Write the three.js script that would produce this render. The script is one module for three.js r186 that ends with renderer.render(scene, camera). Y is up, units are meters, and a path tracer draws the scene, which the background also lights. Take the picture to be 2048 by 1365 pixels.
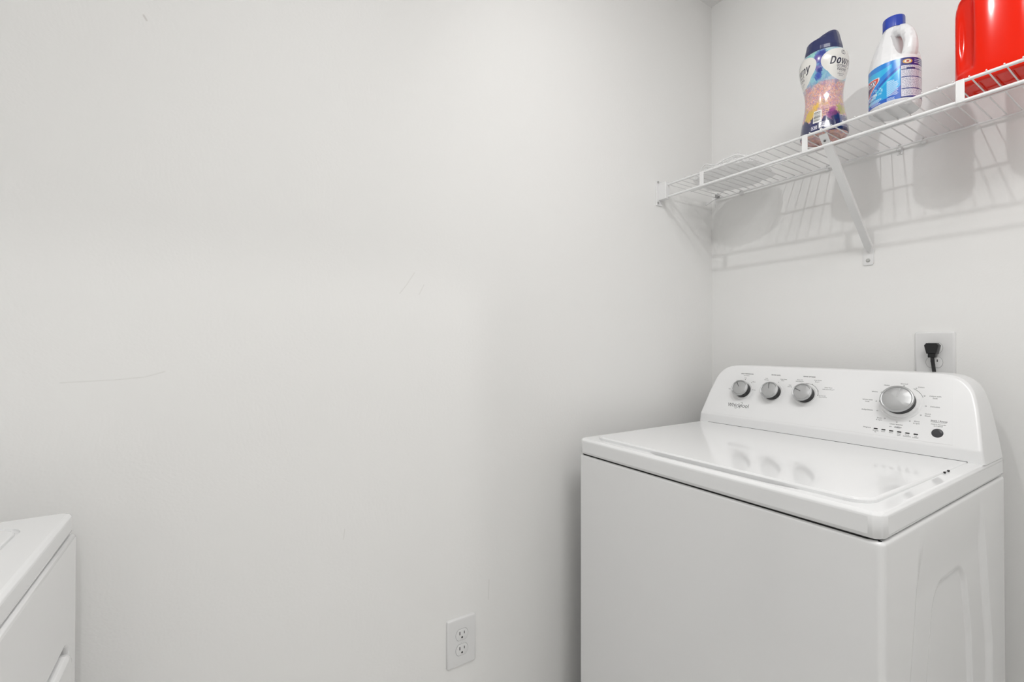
import * as THREE from 'three';
import { mergeGeometries, mergeVertices, toCreasedNormals } from 'three/addons/utils/BufferGeometryUtils.js';
import { RoundedBoxGeometry } from 'three/addons/geometries/RoundedBoxGeometry.js';
import { RectAreaLightUniformsLib } from 'three/addons/lights/RectAreaLightUniformsLib.js';
import { Brush, Evaluator, SUBTRACTION } from 'three-bvh-csg';
import { createNoise2D, createNoise3D } from 'simplex-noise';

// ------------------------------------------------------------------ camera, light, exposure
const scene = new THREE.Scene();
scene.background = new THREE.Color(0x000000);
const camera = new THREE.PerspectiveCamera(72.509, 2048 / 1365, 0.05, 30);
camera.position.set(1.0952, 1.143, 1.627);
camera.lookAt(1.0952 - 0.84080, 1.143 + 0.00795, 1.627 - 0.54128);
camera.rotateZ(0.00097);
camera.updateMatrixWorld();
scene.add(camera);
const renderer = new THREE.WebGLRenderer({ antialias: true });
renderer.toneMapping = THREE.LinearToneMapping;
renderer.toneMappingExposure = 0.94;
renderer.shadowMap.enabled = true;

RectAreaLightUniformsLib.init();
const UNSEEN_SPOT = { at: [0.54, 2.425, 1.31], aim: [0.65, 1.6, 0.2], angle: 1.2, power: 1.08, color: new THREE.Color(1.0, 0.995, 0.985) };      // unseen wide-angle ceiling spot, aimed to light the back wall and shelf
const UNSEEN_HALL_LAMP = { at: [2.70, 2.33, 1.50], power: 1.9, color: new THREE.Color(1.0, 0.99, 0.975) };         // unseen hall bulb, placed to light the long wall through the doorway

const FILL_PANEL = { at: [1.30, 2.437, 1.22], size: [0.6, 0.6], power: 11.4, color: new THREE.Color(1.0, 0.995, 0.985) };      // added fill panel, softly brightens the whole laundry room from above

// ------------------------------------------------------------------ helpers
let seed = 7;
const rnd = () => (seed = (seed * 16807) % 2147483647) / 2147483647;
const n2 = createNoise2D(rnd), n3 = createNoise3D(rnd);
const V = (x, y, z) => new THREE.Vector3(x, y, z);
const sm = (a, b, x) => { const t = Math.min(1, Math.max(0, (x - a) / (b - a))); return t * t * (3 - 2 * t); };
const used = {};
const numbered = (n) => { const k = used[n] = (used[n] ?? -1) + 1; return k ? `${n}_${String(k).padStart(3, '0')}` : n; };
function thing(name, label, category, base = [0, 0, 0], group) {
  const o = new THREE.Group(); o.name = numbered(name); o.position.set(...base); o.userData = { label, category };
  if (group) o.userData.group = group;
  scene.add(o); return o;
}
// a part given in world coordinates, stored relative to its thing
function part(parent, name, geo, mat, label) {
  const m = new THREE.Mesh(geo, mat); m.name = name;
  if (label) m.userData.label = label;
  const w = new THREE.Vector3(); for (let p = parent; p && p !== scene; p = p.parent) w.add(p.position);
  geo.translate(-w.x, -w.y, -w.z);
  parent.add(m); return m;
}
// a part given in its own coordinates
function piece(parent, name, geo, mat, pos = [0, 0, 0], label) {
  const m = new THREE.Mesh(geo, mat); m.name = name; m.position.set(...pos); if (label) m.userData.label = label; parent.add(m); return m;
}
function struct(name, geo, mat, label, category) {
  const m = new THREE.Mesh(geo, mat); m.name = name; m.userData = { kind: 'structure', label, category }; scene.add(m); return m;
}
const box = (x0, x1, y0, y1, z0, z1) => new THREE.BoxGeometry(x1 - x0, y1 - y0, z1 - z0).translate((x0 + x1) / 2, (y0 + y1) / 2, (z0 + z1) / 2);
const rbox = (x0, x1, y0, y1, z0, z1, r, s = 3) => new RoundedBoxGeometry(x1 - x0, y1 - y0, z1 - z0, s, r).translate((x0 + x1) / 2, (y0 + y1) / 2, (z0 + z1) / 2);
function rrect(w, h, r) {
  const s = new THREE.Shape(), a = w / 2, b = h / 2;
  s.moveTo(-a + r, -b); s.lineTo(a - r, -b); s.absarc(a - r, -b + r, r, -Math.PI / 2, 0); s.lineTo(a, b - r); s.absarc(a - r, b - r, r, 0, Math.PI / 2);
  s.lineTo(-a + r, b); s.absarc(-a + r, b - r, r, Math.PI / 2, Math.PI); s.lineTo(-a, -b + r); s.absarc(-a + r, -b + r, r, Math.PI, 1.5 * Math.PI);
  return s;
}
const extr = (shape, depth, b, seg = 4, curve = 10) => new THREE.ExtrudeGeometry(shape, b ? { depth: depth - 2 * b, bevelEnabled: true, bevelThickness: b, bevelSize: b, bevelOffset: -b, bevelSegments: seg, curveSegments: curve } : { depth, bevelEnabled: false, curveSegments: curve }).translate(0, 0, b || 0);
const smooth = (g, a = 0.6) => toCreasedNormals(mergeVertices(g.deleteAttribute('normal'), 1e-5), a);
// large flat faces keep their own normal, so that only the rounded edges shade softly
function flatBig(g) {
  const p = g.attributes.position, n = g.attributes.normal, a = V(0, 0, 0), b = V(0, 0, 0), c = V(0, 0, 0);
  for (let i = 0; i < p.count; i += 3) {
    a.fromBufferAttribute(p, i); b.fromBufferAttribute(p, i + 1).sub(a); c.fromBufferAttribute(p, i + 2).sub(a); b.cross(c);
    const l = b.length(); if (l < 1e-12 || Math.max(Math.abs(b.x), Math.abs(b.y), Math.abs(b.z)) / l < 0.9997) continue;
    for (let k = 0; k < 3; k++) n.setXYZ(i + k, b.x / l, b.y / l, b.z / l);
  }
  return g;
}
// a lying plate: rounded rectangle in x and z, with its edges rounded by b
function slab(x0, x1, z0, z1, y0, y1, r, b, seg = 4) {
  return flatBig(smooth(extr(rrect(x1 - x0, z1 - z0, r), y1 - y0, b, seg, 12).rotateX(-Math.PI / 2).translate((x0 + x1) / 2, y0, (z0 + z1) / 2), 0.7));
}
const rodX = (x0, x1, y, z, r, n = 12) => new THREE.CylinderGeometry(r, r, x1 - x0, n).rotateZ(Math.PI / 2).translate((x0 + x1) / 2, y, z);
const tube = (pts, r, n = 40, k = 10) => new THREE.TubeGeometry(new THREE.CatmullRomCurve3(pts.map((p) => V(...p))), n, r, k, false);
const lathe = (pts, n = 48, start = 0) => new THREE.LatheGeometry(pts.map(([r, y]) => new THREE.Vector2(r, y)), n, start);
function canvas(w, h) { const c = document.createElement('canvas'); c.width = w; c.height = h; return [c, c.getContext('2d')]; }
function ctex(c) { const t = new THREE.CanvasTexture(c); t.colorSpace = THREE.SRGBColorSpace; t.anisotropy = 8; return t; }
function noiseTex(size, f, rep) {                                   // tileable grain, height only
  const d = new Uint8Array(size * size * 4);
  const N = createNoise3D(rnd), M = createNoise3D(rnd);
  for (let j = 0; j < size; j++) for (let i = 0; i < size; i++) {
    const a = i / size * 2 * Math.PI, b = j / size * 2 * Math.PI, R = f / (2 * Math.PI);
    let v = N(Math.cos(a) * R + 3 * Math.cos(b), Math.sin(a) * R + 2 * Math.sin(b), Math.cos(b) * R) + 0.6 * M(Math.sin(b) * R * 2 + 5, Math.cos(a) * R * 2, Math.sin(a) * R * 2 + Math.cos(b) * R * 2);
    v = Math.max(0, Math.min(255, 128 + 70 * v));
    d.set([v, v, v, 255], (j * size + i) * 4);
  }
  const t = new THREE.DataTexture(d, size, size); t.wrapS = t.wrapT = THREE.RepeatWrapping; t.magFilter = THREE.LinearFilter; t.minFilter = THREE.LinearFilter; t.repeat.set(...rep); t.needsUpdate = true; return t;
}
const S = (c, roughness, more = {}) => new THREE.MeshStandardMaterial({ color: new THREE.Color().setRGB(...c), roughness, ...more });
const P = (c, roughness, more = {}) => new THREE.MeshPhysicalMaterial({ color: new THREE.Color().setRGB(...c), roughness, ...more });

// ------------------------------------------------------------------ materials
const WALLC = [0.885, 0.882, 0.870];
const peel = (rx, ry) => noiseTex(512, 60, [rx, ry]);
const M = {
  wall: S(WALLC, 0.62, { bumpMap: peel(5, 5), bumpScale: 0.00016 }),
  ceiling: S([0.90, 0.895, 0.885], 0.9),
  trim: S([0.80, 0.80, 0.79], 0.35),
  floor: S([0.76, 0.75, 0.73], 0.4),
  enamel: P([0.90, 0.902, 0.906], 0.22, { clearcoat: 0.6, clearcoatRoughness: 0.06 }),
  gloss: P([0.895, 0.90, 0.905], 0.07, { clearcoat: 0 }),
  plastic: P([0.90, 0.902, 0.906], 0.30, { clearcoat: 0.3, clearcoatRoughness: 0.15 }),
  black: S([0.008, 0.008, 0.009], 0.35),
  seal: S([0.012, 0.012, 0.012], 0.8),
  silver: S([0.50, 0.505, 0.51], 0.42, { metalness: 0.75 }),
  groove: S([0.16, 0.16, 0.165], 0.4, { metalness: 0.5 }),
  shelf: P([0.84, 0.84, 0.84], 0.32, { clearcoat: 0.4, clearcoatRoughness: 0.2 }),
  outlet: P([0.80, 0.80, 0.80], 0.25, { clearcoat: 0.3 }),
  screw: S([0.55, 0.55, 0.54], 0.35, { metalness: 0.7 }),
  rim: S([0.42, 0.42, 0.42], 0.6),
  dark: S([0.02, 0.02, 0.02], 0.6),
};

// ------------------------------------------------------------------ the setting
const RX = 1.78, RZ = 2.62, CY = 2.457, D0 = 1.335, D1 = 2.25, DH = 2.03, HX = 3.3;
{
  // left wall with its scuffs; colour map over z 0..RZ, y 0..CY
  const [c, g] = canvas(2048, 2048); g.fillStyle = '#fff'; g.fillRect(0, 0, 2048, 2048);
    const X = (z) => (1 - z / RZ) * 2048, Y = (y) => (1 - y / CY) * 2048;
  const line = (pts, w, a) => { g.strokeStyle = `rgba(150,145,138,${a * 0.45})`; g.lineWidth = w; g.lineCap = 'round'; g.beginPath(); pts.forEach(([y, z], i) => i ? g.lineTo(X(z), Y(y)) : g.moveTo(X(z), Y(y))); g.stroke(); };
  line([[1.7557, 1.7378], [1.748, 1.7333]], 2.5, 0.5);
  line([[1.2668, 1.2462], [1.2873, 1.2298], [1.3209, 1.2081]], 1.2, 0.35);
  line([[1.2672, 1.1963], [1.2929, 1.1832]], 1.2, 0.3);
  line([[1.0765, 1.8474], [1.0786, 1.7748], [1.0823, 1.732], [1.0916, 1.7022]], 1.2, 0.25);
  line([[0.5077, 0.995], [0.4543, 0.9966]], 1.2, 0.4);
  line([[0.7238, 1.3728], [0.7017, 1.375]], 1.2, 0.3);
  const mL = S(WALLC, 0.62, { map: ctex(c), bumpMap: M.wall.bumpMap, bumpScale: 0.00016 });
  const gl = box(-0.1, 0, 0, CY, -0.1, RZ + 0.1);
  { // uv in wall metres on the room face
    const p = gl.attributes.position, uv = gl.attributes.uv;
    for (let i = 0; i < p.count; i++) uv.setXY(i, 1 - p.getZ(i) / RZ, p.getY(i) / CY);
  }
  struct('wall_left', gl, mL, 'long off white painted wall with faint scuffs', 'wall');
  struct('wall_back', box(0, RX, 0, CY, -0.1, 0), M.wall, 'off white painted wall behind the washer and wire shelf', 'wall');
  struct('wall_front', box(0, RX, 0, CY, RZ, RZ + 0.1), M.wall, 'off white wall behind the dryer', 'wall');
  struct('wall_right', mergeGeometries([box(RX, RX + 0.12, 0, CY, -0.1, D0), box(RX, RX + 0.12, 0, CY, D1, RZ + 0.4), box(RX, RX + 0.12, DH, CY, D0, D1)]), M.wall, 'off white wall, out of view, with the doorway that lets hall light onto the long wall', 'wall');  // unseen; doorway placed to shape the light patch on the long wall
  struct('ceiling', box(-0.1, HX + 0.1, CY, CY + 0.1, -0.1, RZ + 0.5), M.ceiling, 'flat off white painted ceiling', 'ceiling');
  struct('floor', box(-0.1, HX + 0.1, -0.1, 0, -0.1, RZ + 0.5), M.floor, 'light grey floor, out of view', 'floor');  // unseen; kept pale to bounce light up onto the appliances
  struct('wall_hall', mergeGeometries([box(HX, HX + 0.1, 0, CY, -0.1, RZ + 0.5), box(RX + 0.12, HX, 0, CY, 0.3, 0.4), box(RX + 0.12, HX, 0, CY, RZ + 0.3, RZ + 0.4)]), M.wall, 'unseen off white hall walls beyond the doorway', 'wall');
  struct('baseboard_left', box(0, 0.014, 0, 0.09, 0, RZ), M.trim, 'white baseboard along the long wall', 'baseboard');
  struct('baseboard_back', box(0.014, RX, 0, 0.09, 0, 0.014), M.trim, 'white baseboard behind the washer', 'baseboard');
  struct('baseboard_front', box(0.014, RX, 0, 0.09, RZ - 0.014, RZ), M.trim, 'white baseboard behind the dryer', 'baseboard');
  struct('trim_1', mergeGeometries([box(RX - 0.016, RX, 0, DH + 0.07, D0 - 0.07, D0), box(RX - 0.016, RX, 0, DH + 0.07, D1, D1 + 0.07), box(RX - 0.016, RX, DH, DH + 0.07, D0, D1)]), M.trim, 'white casing around the unseen doorway', 'trim');
}
// unseen hall lamp: a shallow base with a frosted globe bulb
function unseenHallLamp(L, label) {
  const t = thing('unseen_hall_lamp', label, 'lamp', [L.at[0], CY, L.at[2]]), y = L.at[1] - CY;
  piece(t, 'base', smooth(lathe([[0.0, 0], [0.062, 0], [0.060, -0.004], [0.045, -0.007], [0, -0.008]])), M.outlet);
  piece(t, 'bulb', new THREE.SphereGeometry(0.030, 24, 16), new THREE.MeshStandardMaterial({ color: 0xffffff, emissive: L.color, emissiveIntensity: 6, roughness: 0.4 }), [0, y, 0]);
  if (y < -0.05) piece(t, 'stem', new THREE.CylinderGeometry(0.010, 0.010, -y - 0.03, 12), M.outlet, [0, y / 2 + 0.01, 0]);
  const p = new THREE.PointLight(L.color, L.power, 0, 2); p.position.set(0, y, 0); p.shadow.radius = 1.5; p.castShadow = true; p.name = 'bulb_light'; t.add(p);
  return t;
}
{
  const at = V(...UNSEEN_SPOT.at), dir = V(...UNSEEN_SPOT.aim).sub(at).normalize();  // lamp out of view, turned toward the back wall and shelf
  const t = thing('unseen_ceiling_spotlight', 'unseen small swivel spotlight on the ceiling, aimed to light the back wall and shelf', 'lamp', [UNSEEN_SPOT.at[0], CY, UNSEEN_SPOT.at[2]]);
  piece(t, 'base', smooth(lathe([[0.0, 0], [0.042, 0], [0.040, -0.004], [0, -0.005]])), M.outlet);
  const turn = new THREE.Quaternion().setFromUnitVectors(V(0, -1, 0), dir);
  const q = (g) => g.applyQuaternion(turn).translate(0, UNSEEN_SPOT.at[1] - CY, 0);
  piece(t, 'housing', q(smooth(lathe([[0, 0.016], [0.018, 0.016], [0.032, 0.008], [0.034, 0.003], [0, 0.003]]))), M.outlet);
  piece(t, 'lens', q(smooth(lathe([[0.029, 0.003], [0.026, -0.004], [0, -0.008]]))), new THREE.MeshStandardMaterial({ color: 0xffffff, emissive: UNSEEN_SPOT.color, emissiveIntensity: 6, roughness: 0.4 }));
  const p = new THREE.SpotLight(UNSEEN_SPOT.color, UNSEEN_SPOT.power, 0, UNSEEN_SPOT.angle, 1, 2); p.position.set(0, UNSEEN_SPOT.at[1] - CY, 0).addScaledVector(dir, 0.012); p.target.position.copy(p.position).add(dir); t.add(p, p.target); p.shadow.radius = 0.9; p.castShadow = true; p.name = 'lens_light';
}
unseenHallLamp(UNSEEN_HALL_LAMP, 'unseen frosted globe bulb in the hall, placed to light the long wall through the doorway');
{
  const [x, y, z] = FILL_PANEL.at, [w, d] = FILL_PANEL.size;
  const t = thing('added_fill_panel', 'added fill panel light on the laundry room ceiling, out of view', 'lamp', [x, CY, z]);
  part(t, 'frame', mergeGeometries([box(x - w / 2 - 0.02, x + w / 2 + 0.02, y, CY, z - d / 2 - 0.02, z - d / 2), box(x - w / 2 - 0.02, x + w / 2 + 0.02, y, CY, z + d / 2, z + d / 2 + 0.02), box(x - w / 2 - 0.02, x - w / 2, y, CY, z - d / 2, z + d / 2), box(x + w / 2, x + w / 2 + 0.02, y, CY, z - d / 2, z + d / 2)]), M.trim);
  part(t, 'diffuser', box(x - w / 2, x + w / 2, y + 0.004, CY, z - d / 2, z + d / 2), new THREE.MeshStandardMaterial({ color: 0xffffff, emissive: FILL_PANEL.color, emissiveIntensity: 1.2, roughness: 0.6 }));  // glowing face of the added fill panel
  const a = new THREE.RectAreaLight(FILL_PANEL.color, FILL_PANEL.power, w, d); a.position.set(0, y + 0.002 - CY, 0); a.rotation.x = -Math.PI / 2; a.name = 'fill_panel_light'; t.add(a);
}

// ------------------------------------------------------------------ washer
const WX0 = 0.105, WX1 = 0.804, WZ0 = 0.077, WZ1 = 0.7685, WY = 0.8845, WC = 0.4545;
function cabinet(x0, x1, z0, z1, y0, y1, r, emboss) {
  const path = [];
  const corner = (cx, cz, a0) => { for (let k = 0; k <= 6; k++) { const a = a0 - k / 6 * Math.PI / 2; path.push([cx + r * Math.cos(a), cz + r * Math.sin(a), Math.cos(a), Math.sin(a)]); } };
  // front to the right, right side to the back, back to the left, left side to the front
  for (let k = 1; k < 8; k++) path.push([x0 + r + (x1 - x0 - 2 * r) * k / 8, z1, 0, 1]);
  corner(x1 - r, z1 - r, Math.PI / 2);
  const nr = emboss ? 260 : 6;
  for (let k = 1; k < nr; k++) path.push([x1, z1 - r - (z1 - z0 - 2 * r) * k / nr, 1, 0]);
  corner(x1 - r, z0 + r, 0);
  path.push([(x0 + x1) / 2, z0, 0, -1]);
  corner(x0 + r, z0 + r, -Math.PI / 2);
  path.push([x0, (z0 + z1) / 2, -1, 0]);
  corner(x0 + r, z1 - r, Math.PI);
  const rows = [], e = 0.006, ny = emboss ? 220 : 8;
  for (let k = 0; k <= ny; k++) rows.push([y0 + (y1 - e - y0) * k / ny, 0]);
  for (let k = 1; k <= 5; k++) { const a = k / 5 * Math.PI / 2; rows.push([y1 - e + e * Math.sin(a), e * (1 - Math.cos(a))]); }
  rows.push([y1, 0.03]);
  const pos = [], idx = [], n = path.length;
  rows.forEach(([y, ins]) => path.forEach(([x, z, nx, nz]) => {
    const d = ins + (emboss && nx > 0.99 ? emboss(y, z) : 0);
    pos.push(x - nx * d, y, z - nz * d);
  }));
  for (let j = 0; j + 1 < rows.length; j++) for (let i = 0; i < n; i++) { const a = j * n + i, b = j * n + (i + 1) % n; idx.push(a, b, a + n, b, b + n, a + n); }
  const g = new THREE.BufferGeometry(); g.setAttribute('position', new THREE.Float32BufferAttribute(pos, 3)); g.setIndex(idx); g.computeVertexNormals();
  return g;
}
// pressed shape of the washer's right side: a wide tapering hollow with a deeper panel in it
function pressed(y, z) {
  const dz = Math.abs(z - 0.435);
  const ho = Math.min(0.25, 0.19 + (0.78 - y) * 0.21), o = sm(0, 0.028, ho - dz) * sm(0.83, 0.70, y);
  const hi = y > 0.5475 ? 0.088 + (0.70 - y) * 0.24 : Math.min(0.145, 0.1246 + (0.5475 - y) * 0.08);
  const r = 0.045, qx = dz - (hi - r), qy = y - (0.703 - r);
  const sd = Math.min(Math.max(qx, qy), 0) + Math.hypot(Math.max(qx, 0), Math.max(qy, 0)) - r;
  const i = sm(0.006, -0.012, sd);
  return (0.007 * o + 0.006 * i) * sm(0.03, 0.10, y);
}
const CT = (y) => y < 0.91 ? 0.2315 : 0.2165 - 0.465 * (y - 0.945);       // console front, z for a height
const TILT = Math.atan(0.465), NS = Math.sin(TILT), NC = Math.cos(TILT);
const onPanel = (x, s, h = 0) => [x, 0.945 + s * NC + h * NS, 0.2165 - s * NS + h * NC];
function consoleGeo() {
  const prof = new THREE.CatmullRomCurve3([[0.3490, 0.884], [0.3435, 0.922], [0.3375, 0.958], [0.3275, 1.009], [0.3175, 1.040], [0.306, 1.057], [0.290, 1.068], [0.268, 1.0735], [0.245, 1.075]].map(([a, b]) => V(a, b, 0)));
  const half = prof.getPoints(240).map((p) => [p.x, p.y]);
  const out = [...half, ...Array.from({ length: 20 }, (_, k) => [0.245 - 0.49 * (k + 1) / 21, 1.075]), ...half.map(([a, b]) => [-a, b]).reverse()];
  const dist = (x, y) => { let m = 9; for (let i = 0; i + 1 < out.length; i++) { const [ax, ay] = out[i], [bx, by] = out[i + 1], dx = bx - ax, dy = by - ay, t = Math.max(0, Math.min(1, ((x - ax) * dx + (y - ay) * dy) / (dx * dx + dy * dy + 1e-12))); m = Math.min(m, Math.hypot(x - ax - t * dx, y - ay - t * dy)); } return m; };
  const r = 0.007, front = (x, y) => { const d = Math.min(r, dist(x, y)); return CT(y) - (r - Math.sqrt(Math.max(0, r * r - (r - d) ** 2))); };
  const hw = (y) => { for (let i = 0; i + 1 < half.length; i++) if (half[i + 1][1] >= y) { const t = (y - half[i][1]) / (half[i + 1][1] - half[i][1] + 1e-9); return half[i][0] + (half[i + 1][0] - half[i][0]) * t; } return 0.245; };
  const ys = []; for (let k = 0; k <= 60; k++) ys.push(0.884 + (1.055 - 0.884) * k / 60);
  for (let k = 1; k <= 26; k++) ys.push(1.055 + 0.020 * Math.sin(k / 26 * Math.PI / 2));
  const us = []; for (let k = -30; k <= 30; k++) us.push(Math.sin(k / 30 * Math.PI / 2) * 0.35 + k / 30 * 0.65);
  for (let k = 1; k <= 14; k++) { const v = 1 - 0.03 * (k / 14) ** 2; us.push(v, -v); }
  us.sort((a, b) => a - b);
  const pos = [], idx = [], nu = us.length;
  for (const y of ys) for (const u of us) { const x = u * hw(y); pos.push(WC + x, y, front(x, y)); }
  for (let j = 0; j + 1 < ys.length; j++) for (let i = 0; i + 1 < nu; i++) { const a = j * nu + i; idx.push(a, a + 1, a + nu, a + 1, a + nu + 1, a + nu); }
  // rim to the back: up the right side, over the top, down the left side
  const rim = []; ys.forEach((y, j) => rim.push([j * nu + nu - 1])); for (let i = nu - 2; i >= 0; i--) rim.push([(ys.length - 1) * nu + i]); for (let j = ys.length - 2; j >= 0; j--) rim.push([j * nu]);
  const ZB = 0.085, b = 0.006, rings = [[ZB + b, 0], [ZB + b * 0.3, b * 0.3], [ZB, b]];
  let prev = rim.map((q) => q[0]);
  for (const [z, ins] of rings) {
    const cur = rim.map(([q]) => { const x = pos[q * 3] - WC, y = pos[q * 3 + 1], k = 1 - ins / 0.3; pos.push(WC + x * k, 0.884 + (y - 0.884) * (1 - ins / 0.19), z); return pos.length / 3 - 1; });
    for (let i = 0; i + 1 < cur.length; i++) idx.push(prev[i], cur[i], prev[i + 1], prev[i + 1], cur[i], cur[i + 1]);
    prev = cur;
  }
  pos.push(WC, 0.95, ZB); const c = pos.length / 3 - 1; for (let i = 0; i + 1 < prev.length; i++) idx.push(prev[i], c, prev[i + 1]);
  const g = new THREE.BufferGeometry(); g.setAttribute('position', new THREE.Float32BufferAttribute(pos, 3)); g.setIndex(idx); g.computeVertexNormals();
  return g;
}
// print of the control panel; x in metres along the washer, s in metres up the slope
function panelPrint() {
  const W = 2048, K = W / 0.60, H = Math.round(0.165 * K), [c, g] = canvas(W, H);
  g.fillStyle = '#fff'; g.fillRect(0, 0, W, H);
  const X = (x) => (x - (WC - 0.30)) * K, Y = (s) => H - (s + 0.034) * K;
  const ink = '#262628';
  const T = (t, x, s, mm, o = {}) => { g.fillStyle = o.c ?? ink; g.font = `${o.b ? 'bold ' : ''}${mm * 1.05 / 1000 * K}px sans-serif`; g.textAlign = o.a ?? 'center'; g.textBaseline = 'middle'; g.fillText(t, X(x), Y(s)); };
  const dot = (x, s, r = 0.0013, fill = true) => { g.beginPath(); g.arc(X(x), Y(s), r * K, 0, 7); g.fillStyle = g.strokeStyle = ink; g.lineWidth = 0.0005 * K; fill ? g.fill() : g.stroke(); };
  const arc = (x, s, r, a0, a1) => { g.beginPath(); g.arc(X(x), Y(s), r * K, -a0, -a1, a1 > a0); g.strokeStyle = ink; g.lineWidth = 0.0006 * K; g.stroke(); };
  T('WASH TEMPERATURE', 0.2394, 0.1146, 3.9, { b: 1 }); T('(All Cold Rinses)', 0.2385, 0.1085, 2.5);
  T('Cool', 0.2371, 0.1000, 3.4); dot(0.2376, 0.0945, 0.0010); dot(0.2604, 0.0855, 0.0010); T('Warm', 0.2630, 0.0885, 3.4, { a: 'left' }); dot(0.2702, 0.0615, 0.0010); T('Hot', 0.2730, 0.0613, 3.4, { a: 'left' });
  T('Tap Cold', 0.2030, 0.0585, 3.4, { a: 'right' }); T('Cold', 0.2120, 0.0900, 3.4);
  T('WATER LEVEL', 0.3306, 0.1155, 4.2, { b: 1 }); T('Auto', 0.3048, 0.1030, 3.5); T('Sensing', 0.3048, 0.0982, 3.5); T('Deep Water', 0.3560, 0.1032, 3.5); T('Wash', 0.3540, 0.0985, 3.5); dot(0.3429, 0.0931, 0.0010);
  T('RINSE OPTION', 0.4255, 0.1160, 4.4, { b: 1 }); T('Auto with', 0.4021, 0.1048, 3.6); T('Extra Rinse\u2122', 0.4021, 0.0998, 3.6); T('Deep Water', 0.4502, 0.1065, 3.6); T('Rinse\u2122', 0.4490, 0.1015, 3.6);
  T('Deep Water', 0.4807, 0.0862, 3.6); T('with Extra Rinse\u2122', 0.4812, 0.0808, 3.6); T('For Use with', 0.4610, 0.0608, 2.9, { a: 'left' }); T('Fabric Softener', 0.4610, 0.0570, 2.9, { a: 'left' });
  T('Auto', 0.3777, 0.0862, 3.4); T('Sensing', 0.3777, 0.0812, 3.4);
  arc(0.4245, 0.0610, 0.0338, 0, 1.75); dot(0.4376, 0.0937, 0.0010); dot(0.4562, 0.0745, 0.0010); dot(0.4580, 0.061, 0.0010);
  // wordmark with its ring
  T('Whirlpool', 0.2364, 0.0055, 15.2, { c: '#1e1e20' });
  g.strokeStyle = '#1e1e20'; g.lineWidth = 0.0007 * K; g.beginPath(); g.ellipse(X(0.2375), Y(0.0055), 0.0145 * K, 0.0042 * K, -0.75, -0.9, 3.9); g.stroke();
  // cycle dial
  const D = (t, x, s, dx, ds, a) => { t.split('|').forEach((q, k, all) => T(q, x, s + 0.0025 * (all.length - 1) - 0.005 * k, 4.1, { a })); dot(dx, ds, 0.00125, false); };
  D('Normal', 0.6468, 0.1109, 0.6470, 0.1055); D('Colors', 0.6745, 0.1043, 0.6716, 0.1008, 'left'); D('Colors with|Soak', 0.7094, 0.0809, 0.6894, 0.0828); D('Delicates', 0.7115, 0.057, 0.6946, 0.057); D('Quick|Wash', 0.7005, 0.0354, 0.6880, 0.0333);
  D('Rinse|& Spin', 0.6825, 0.014, 0.6693, 0.0155); D('Clean Washer', 0.6445, 0.0034, 0.6447, 0.0093); T('with', 0.6335, -0.0035, 2.6); D('Drain|& Spin', 0.6085, 0.0129, 0.6196, 0.0156); D('Bulky/Sheets', 0.5798, 0.034, 0.6014, 0.0339); D('Whites with|Soak', 0.5765, 0.0593, 0.5957, 0.0592); D('Whites', 0.5888, 0.0848, 0.6034, 0.0841); D('Heavy', 0.6117, 0.1048, 0.6245, 0.1010);
  g.fillStyle = '#6a6a6c'; g.beginPath(); g.ellipse(X(0.6485), Y(-0.0038), 0.0072 * K, 0.0021 * K, 0, 0, 7); g.fill(); T('affresh', 0.6485, -0.0037, 3.2, { c: '#fff', b: 1 });
  arc(0.6465, 0.0600, 0.0445, 0.42, 1.10); arc(0.6465, 0.0600, 0.0445, 2.6, 3.2);
  // progress lights and start button
  T('Progress', 0.5862, -0.0127, 4.0);
  [['Sensing', 'Fill'], ['Wash'], ['Rinse'], ['Final', 'Spin'], ['Cycle', 'Complete'], ['Lid', 'Locked']].forEach((q, k) => q.forEach((w, j) => T(w, 0.6049 + 0.0159 * k, -0.0186 - 0.0036 * j - 0.0003 * k, 3.3)));
  T('Start / Pause', 0.7223, 0.0228, 4.6, { b: 1 }); g.fillStyle = ink; g.fillRect(X(0.7075), Y(0.0196), 0.0285 * K, 2); T('Hold 3 Seconds', 0.7221, 0.0145, 3.7); T('to Cancel', 0.7221, 0.0103, 3.7);
  return ctex(c);
}
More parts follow.
